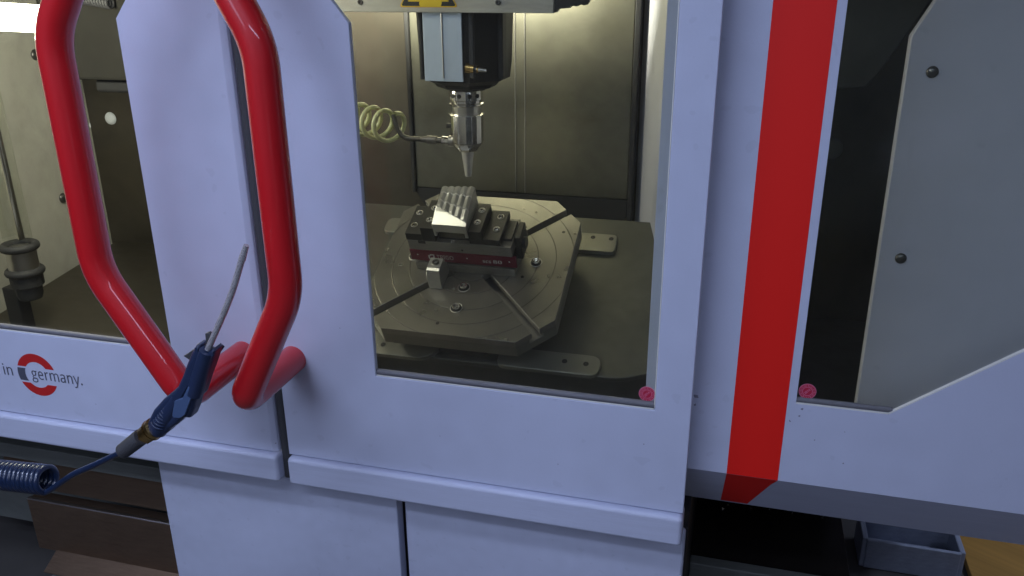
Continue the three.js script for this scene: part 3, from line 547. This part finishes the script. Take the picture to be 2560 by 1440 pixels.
// ------------------------------------------------------------------ vise
{
  const g = onTable('machine_vise', 'grey machine vise with a maroon printed strip bolted on the rotary table', 'vise', -0.01, 0, -0.005), F = 0.0404, BK = -0.055;
  tb('vise_base', g, -0.130, 0.1135, 0.0006, 0.025, BK + 0.006, F, M.ground);
  tb('vise_waist', g, -0.126, 0.110, 0.0252, 0.0655, BK + 0.012, F - 0.006, M.viseDark);
  tb('vise_body', g, -0.1345, 0.1135, 0.0655, 0.0955, BK, F, M.ground);
  tb('name_strip', g, -0.1355, 0.121, 0.0325, 0.065, F - 0.005, F + 0.0015, M.maroon, 0.0008);
  const zf = F + 0.0021 - g.userData0.z, L = (font, t, w, h, a, y) => mesh('lettering', lettering(font, t, w, h), M.print, g, V(a - g.userData0.x, y, zf));
  L(fontSans, 'TRIGO', 0.041, 0.0128, -0.0705, 0.0425); L(fontSerif, 'scs', 0.02, 0.0105, 0.041, 0.0425); L(fontSerif, '80', 0.021, 0.0105, 0.066, 0.0425);
  mesh('maker_mark', (() => { const s = poly([[0, 0], [0.0115, 0], [0.0115, 0.004], [0.0155, 0.004], [0.0155, 0.0155], [0.0045, 0.0155], [0.0045, 0.0118], [0, 0.0118]]); s.holes.push(new THREE.Path([[0.0035, 0.0032], [0.0035, 0.0088], [0.0075, 0.0118], [0.0122, 0.0118], [0.0122, 0.0072], [0.0082, 0.0032]].map((p) => new THREE.Vector2(...p)))); return new THREE.ShapeGeometry(s); })(), M.print, g, V(-0.091 - g.userData0.x, 0.0405, zf));
  for (const a of [-0.117, 0.004, 0.105]) mesh('strip_rivet', (() => { const q = new THREE.CircleGeometry(0.0021, 12); return q; })(), M.print, g, V(a - g.userData0.x, 0.0515, zf));
  const o = g.userData0;
  // left jaw: low step, high step
  tb('fixed_jaw', g, -0.1355, -0.096, 0.0957, 0.1165, BK, F, M.viseDark); tb('fixed_jaw', g, -0.0955, -0.0632, 0.0957, 0.1372, BK, F, M.viseDark);
  tb('jaw_key', g, -0.108, -0.09, 0.087, 0.0956, F - 0.004, F + 0.0006, M.viseDark);
  // right jaw
  tb('moving_jaw', g, 0.0180, 0.0487, 0.0985, 0.1365, BK, F, M.viseDark); tb('moving_jaw', g, 0.0491, 0.0905, 0.0985, 0.1160, BK - 0.002, F + 0.0005, M.viseDark);
  tb('guide_slot', g, -0.061, 0.016, 0.0955, 0.1005, BK + 0.01, F - 0.012, M.black);
  tb('spindle_block', g, 0.0915, 0.112, 0.0957, 0.103, BK + 0.015, F - 0.02, M.viseDark);
  for (const [a, b, h] of [[-0.1215, 0.011, 0.1166], [-0.1215, -0.031, 0.1166], [-0.0795, 0.012, 0.1373], [-0.0795, -0.028, 0.1373], [0.0335, 0.008, 0.1366], [0.0335, -0.032, 0.1366], [0.0745, 0.005, 0.1161], [0.0745, -0.036, 0.1161]]) {
    const rr = new THREE.TorusGeometry(0.0074, 0.0008, 6, 20); rr.rotateX(Math.PI / 2); mesh('counterbore_ring', rr, M.satin, g, V(a, h, b).sub(o)); screw(g, V(a, h - 0.0035, b).sub(o), 0.0058, M.chrome);
  }
  screw(g, V(-0.024, 0.093, F - 0.006).sub(o), 0.0042, M.chrome, [0.5, 0, 0]); mesh('small_hole', new THREE.CircleGeometry(0.0026, 14), M.black, g, V(-0.004, 0.0755, F + 0.0004).sub(o));
  const c = new THREE.CylinderGeometry(0.014, 0.014, 0.022, 20); c.rotateZ(Math.PI / 2); mesh('drive_nut', c, M.black, g, V(0.126, 0.07, -0.005).sub(o));
  tb('end_block', g, 0.1136, 0.1285, 0.03, 0.098, BK + 0.01, F - 0.03, M.viseDark, 0.003);
}
{ // stepped clamp block in front of the vise
  const g = onTable('clamp_block', 'small bright clamp block bolted against the vise', 'clamp', -0.065, 0, 0.07);
  const s = roundPoly([[0.04, 0], [0.0985, 0.0], [0.0985, 0.03], [0.0915, 0.052], [0.0845, 0.0545], [0.052, 0.0545], [0.052, 0.031], [0.04, 0.031]].map(([b, h]) => [b - 0.07, h]), 0.0012);
  const q = extrude(s, 0.03, 0.001, 1); q.rotateY(-Math.PI / 2); q.translate(0.015, 0.0008, 0); mesh('block', q, M.alu, g);
  const rr = new THREE.TorusGeometry(0.0098, 0.0008, 6, 24); rr.rotateX(Math.PI / 2); mesh('counterbore_ring', rr, M.satin, g, V(0.001, 0.0556, -0.003)); screw(g, V(0.001, 0.051, -0.003), 0.0082, M.screw);
}
// ------------------------------------------------------------------ workpiece
{
  const F = 0.0404, BK = -0.058, g = onTable('workpiece', 'bright milled aluminium workpiece with stepped ribs held in the vise', 'workpiece', -0.0225, 0.115, 0), o = g.userData0;
  const u = poly([[-0.0628, 0.1155], [-0.0568, 0.1155], [-0.0568, 0.129], [0.0108, 0.129], [0.0108, 0.1155], [0.0174, 0.1155], [0.0174, 0.1508], [-0.0628, 0.1508]]);
  const q = extrude(u, F - BK, 0.0006, 1); q.translate(0, 0, BK); mesh('body', q, M.alu, g, o.clone().negate());
  const NA = 80, NB = 96, pos = [], idx = [], A0 = -0.0625, A1 = 0.0171;
  const H = (s, t) => {   // s across, t front to back
    const b = F + (BK - F) * t, b1 = -0.004 + 0.036 * s, b2 = -0.022 + 0.026 * s, b3 = -0.044 + 0.014 * s, L = (p, q2) => p + (q2 - p) * s;
    const rib = Math.abs(Math.sin((s * 5 + 0.02) * Math.PI)), sc = Math.sqrt(rib), z = (k) => 0.0022 * (1 - sc) * k;
    const ramp = 0.1514 + 0.36 * (F - b);
    if (b > b1 + z(1)) return Math.min(ramp, 0.1514 + 0.36 * (F - b1));
    const h1 = L(0.1672, 0.1545), lin = (x, x0, x1, y0, y1) => y0 + (y1 - y0) * (x - x0) / (x1 - x0);
    let h; if (b > b2 + z(1)) h = lin(b, b1, b2, h1 + 0.0035, L(0.1712, 0.168)); else if (b > b3 + z(1)) h = lin(b, b2, b3, L(0.1735, 0.1715), L(0.1755, 0.178)); else h = lin(b, b3, BK, L(0.178, 0.181), L(0.1795, 0.184));
    return h - 0.0038 * (1 - rib) ;
  };
  for (let j = 0; j <= NB; j++) for (let i = 0; i <= NA; i++) { const s = i / NA, t = j / NB; pos.push(A0 + (A1 - A0) * s - 0.002 * t * 0, H(s, t), F + (BK - F) * t); }
  const n = NA + 1; for (let j = 0; j < NB; j++) for (let i = 0; i < NA; i++) { const a = j * n + i; idx.push(a, a + 1, a + n, a + 1, a + n + 1, a + n); }
  const edge = []; for (let i = 0; i <= NA; i++) edge.push(i); for (let j = 1; j <= NB; j++) edge.push(j * n + NA); for (let i = NA - 1; i >= 0; i--) edge.push(NB * n + i); for (let j = NB - 1; j >= 0; j--) edge.push(j * n);
  const base = pos.length / 3; for (const e of edge) pos.push(pos[e * 3], 0.1500, pos[e * 3 + 2]);
  for (let k = 0; k < edge.length - 1; k++) idx.push(edge[k], base + k, edge[k + 1], edge[k + 1], base + k, base + k + 1);
  let hg = new THREE.BufferGeometry(); hg.setAttribute('position', new THREE.Float32BufferAttribute(pos, 3)); hg.setIndex(idx); hg = toCreasedNormals(hg, 0.5);
  mesh('ribbed_top', hg, M.alu, g, o.clone().negate());
}
// ------------------------------------------------------------------ open machine base at the lower left
{
  const g = section('open_base', V(-1.5, 0.1, -0.3), 'stepped steel covers with a painted brown floor reflection in the open base');
  const B = (n, ...a) => boxTo(n, ...a, g, 0.002);
  B('recess_wall', -2.1, -1.13, 0.1, 0.7, -0.42, -0.40, M.baseGrey);
  B('grey_rail', -2.1, -1.14, 0.522, 0.562, -0.21, -0.15, M.baseGrey);
  B('cover_plate', -1.72, -1.14, 0.425, 0.5215, -0.2, -0.17, M.floorTintSteel);
  B('cover_plate', -1.655, -1.14, 0.255, 0.403, -0.19, -0.15, M.floorTintSteel);
  B('plate_lip', -1.655, -1.14, 0.4032, 0.4072, -0.16, -0.149, M.satin);
  const r = mesh('sloped_ledge', box(0.45, 0.004, 0.07, 0.001), M.floorTintSteel, g, V(-1.375, 0.246, -0.13).sub(g.position), [0.5, 0, 0]);
  B('ledge_front', -1.58, -1.14, 0.17, 0.222, -0.13, -0.10, M.baseGrey);
  B('lower_plate', -1.64, -1.14, 0.1, 0.168, -0.14, -0.09, M.floorTintSteel);
}
// ------------------------------------------------------------------ under the fixed panel: tray and bin
{
  const g = thing('drip_tray', 'black oily drip tray with a grey rim under the fixed panel', 'tray', V(0.1, 0.28, -0.7));
  boxTo('tray_bottom', -0.03, 0.34, 0.28, 0.296, -1.05, -0.49, M.oily, g, 0.002);
  boxTo('front_rim', -0.03, 0.30, 0.20, 0.303, -0.488, -0.455, M.baseGrey, g, 0.004);
  boxTo('side_wall', -0.05, -0.031, 0.1, 0.69, -1.05, -0.06, M.black, g, 0.002);
  boxTo('back_wall', -0.03, 0.36, 0.15, 0.70, -1.08, -1.06, M.black, g, 0.002);
  const cr = []; for (let i = 0; i < 60; i++) { const c = new THREE.TetrahedronGeometry(0.002 + rnd() * 0.004); c.rotateX(rnd() * 6); c.rotateY(rnd() * 6); c.translate(0.02 + rnd() * 0.3 - 0.1, 0.018, -0.7 - rnd() * 0.3 + 0.7); cr.push(c); }
  const ch = mesh('metal_chips', mergeGeometries(cr), M.satin, g); ch.userData.kind = 'stuff';
}
{
  const p = atY(2145, 1428, 0), q = atY(2398, 1440, 0), zf = (p.z + q.z) / 2 - 0.0, w = q.x - p.x - 0.03, top = at(2150, 1345, zf).y;
  const g = thing('storage_bin', 'worn blue grey bin standing on the wooden floor', 'bin', V((p.x + q.x) / 2, 0.001, zf - 0.1)), hw = w / 2;
  mesh('bin_front', box(w, top, 0.012, 0.004), M.binBlue, g, V(0, top / 2, 0.1)); mesh('bin_back', box(w, top + 0.035, 0.012, 0.004), M.binBlue, g, V(0, (top + 0.035) / 2, -0.03));
  for (const s of [-1, 1]) mesh('bin_side', box(0.016, top + 0.002, 0.13, 0.004), M.binBlue, g, V(s * (hw + 0.004), top / 2, 0.035));
  mesh('bin_bottom', box(w, 0.012, 0.13, 0.003), M.binBlue, g, V(0, 0.008, 0.035));
}
// ------------------------------------------------------------------ air gun hung on the left handle
{
  const Z = 0.226, O = at(470, 980, Z), g = thing('air_gun', 'blue air blow gun with a long metal pipe hung over the red handle', 'air gun', O);
  const c = (x, y) => { const p = at(250 + x / 4, 820 + y / 4, Z); return [p.x - O.x, p.y - O.y]; };
  const body = [[1178, 215], [1140, 335], [1080, 500], [1030, 660], [985, 700], [960, 800], [925, 885], [870, 880], [790, 955], [730, 990], [700, 1030], [640, 1072], [560, 1045], [488, 965], [520, 880], [560, 800], [600, 756], [655, 695], [740, 625], [800, 570], [850, 460], [890, 350], [935, 240], [985, 150], [1022, 158], [1035, 205], [1100, 228], [1150, 190]].map(([x, y]) => c(x, y)).reverse();
  const bg = extrude(roundPoly(body, 0.002), 0.014, 0.008, 4); bg.translate(0, 0, -0.012); mesh('gun_body', bg, M.gunBlue, g);
  const W = (x, y, z = 0) => { const [a, b] = c(x, y); return V(a, b, z); };
  mesh('barrel', mergeGeometries([rod(W(1090, 215, 0.004), W(955, 650, 0.002), 0.0125, 0.0135, 22)]), M.gunBlue, g);
  const clip = [[930, 550], [990, 562], [965, 660], [900, 830], [850, 862], [785, 855], [775, 830], [800, 690], [880, 660]].map(([x, y]) => c(x, y)).reverse();
  const cg = extrude(roundPoly(clip, 0.0015), 0.004, 0.001, 2); cg.translate(0, 0, 0.0095); mesh('side_clip', cg, M.gunBlueLight, g);
  const ribs = []; for (let i = 0; i < 12; i++) { const t = i / 11, a = W(545 + 205 * t, 905 - 265 * t), b = W(690 + 100 * t, 990 - 280 * t), m = a.clone().lerp(b, 0.5); const q = new THREE.TorusGeometry(a.distanceTo(b) / 2, 0.0015, 8, 24, Math.PI); const ax = b.clone().sub(a).normalize(), up = V(0, 0, 1); q.applyMatrix4(new THREE.Matrix4().makeBasis(ax, up, ax.clone().cross(up))); q.scale(1, 1, 1.05); q.translate(m.x, m.y, 0.0015); ribs.push(q); }
  for (let i = 0; i < ribs.length; i++) mesh('grip_rib', ribs[i], M.gunBlue, g);
  mesh('grip_core', rod(W(565, 1020, -0.002), W(800, 700, -0.002), 0.0165, 0.0155, 24), M.gunBlue, g);
  const tr = [[790, 310], [830, 290], [850, 270], [875, 255], [900, 248], [930, 255], [950, 290], [890, 360], [850, 350]].map(([x, y]) => c(x, y)).reverse();
  const tg = extrude(roundPoly(tr, 0.001), 0.008, 0.001, 2); tg.translate(0, 0, -0.02); mesh('trigger', tg, M.gunGrey, g);
  const hk = [[1045, 60], [1075, 52], [1105, 70], [1100, 120], [1080, 215], [1040, 205], [1052, 130]].map(([x, y]) => c(x, y)).reverse();
  const hg = extrude(roundPoly(hk, 0.001), 0.006, 0.001, 2); hg.translate(0, 0, -0.008); mesh('hanging_hook', hg, M.gunGrey, g);
  const a = W(1095, 205, 0.004), tip = at(616, 613, Z + 0.004).sub(O), mid = a.clone().lerp(tip, 0.55).add(V(0.004, -0.002, 0)), jt = a.clone().lerp(tip, 0.86).add(V(0.0015, 0, 0));
  const pc = new THREE.CatmullRomCurve3([a, mid, jt]); mesh('blow_pipe', tube(pc, 40, 0.0049, 16), M.wornSteel, g);
  mesh('pipe_tip', mergeGeometries([rod(jt, jt.clone().lerp(tip, 0.06), 0.0046, 0.0046, 16), rod(jt.clone().lerp(tip, 0.05), tip, 0.0056, 0.004, 18)]), M.wornSteel, g);
  const d = W(440, 1100).sub(W(560, 1010)).normalize(), b0 = W(545, 1000);
  const N = (s, e, r0, r1, mat, n) => mesh(n, rod(b0.clone().addScaledVector(d, s), b0.clone().addScaledVector(d, e), r0, r1, n === 'brass_nut' ? 6 : 28), mat, g);
  N(-0.002, 0.005, 0.0182, 0.0182, M.brass, 'brass_collar'); N(0.006, 0.009, 0.0188, 0.0188, M.brass, 'brass_collar'); N(0.01, 0.027, 0.0178, 0.0165, M.brass, 'brass_nut');
  const s0 = W(415, 1085), s1 = W(225, 1235); mesh('kink_sleeve', rod(s0, s1, 0.0135, 0.0122, 24), M.gunGrey, g);
  const sr = []; const sd = s1.clone().sub(s0); for (let i = 0; i < 14; i++) { const t = new THREE.TorusGeometry(0.0135 - 0.001 * i / 14, 0.0011, 6, 22); t.applyQuaternion(new THREE.Quaternion().setFromUnitVectors(V(0, 0, 1), sd.clone().normalize())); t.translate(...s0.clone().addScaledVector(sd, (i + 0.5) / 14).toArray()); sr.push(t); }
  mesh('sleeve_ribs', mergeGeometries(sr), M.gunGrey, g);
}
// blue coiled hose
{
  const Z = 0.226, O = at(120, 1200, Z), g = thing('coiled_hose', 'blue coiled air hose running from the air gun', 'hose', O);
  const R = 0.0225, cA = at(122, 1200, Z), pts = [], tr = 0.0054;
  const s1 = at(250 + 225 / 4, 820 + 1235 / 4, Z), lead = [s1, at(235, 1163, Z), at(185, 1185, Z + 0.008)];
  for (const p of lead) pts.push(p.clone().sub(O));
  const turns = 20, axis = V(-1, -0.16, -0.12).normalize(), side = V(0, 1, 0).cross(axis).normalize(), upv = axis.clone().cross(side);
  for (let i = 0; i <= turns * 24; i++) { const a = -i / 24 * Math.PI * 2 - 1.5, k = Math.min(1, i / 20); const p = cA.clone().addScaledVector(axis, i / 24 * 0.0118).addScaledVector(side, -Math.cos(a) * R).addScaledVector(upv, Math.sin(a) * R); if (i > 2) pts.push(p.sub(O)); }
  mesh('coil', tube(new THREE.CatmullRomCurve3(pts, false, 'centripetal'), 900, tr, 10), M.hoseBlue, g);
}
renderer.render(scene, camera);
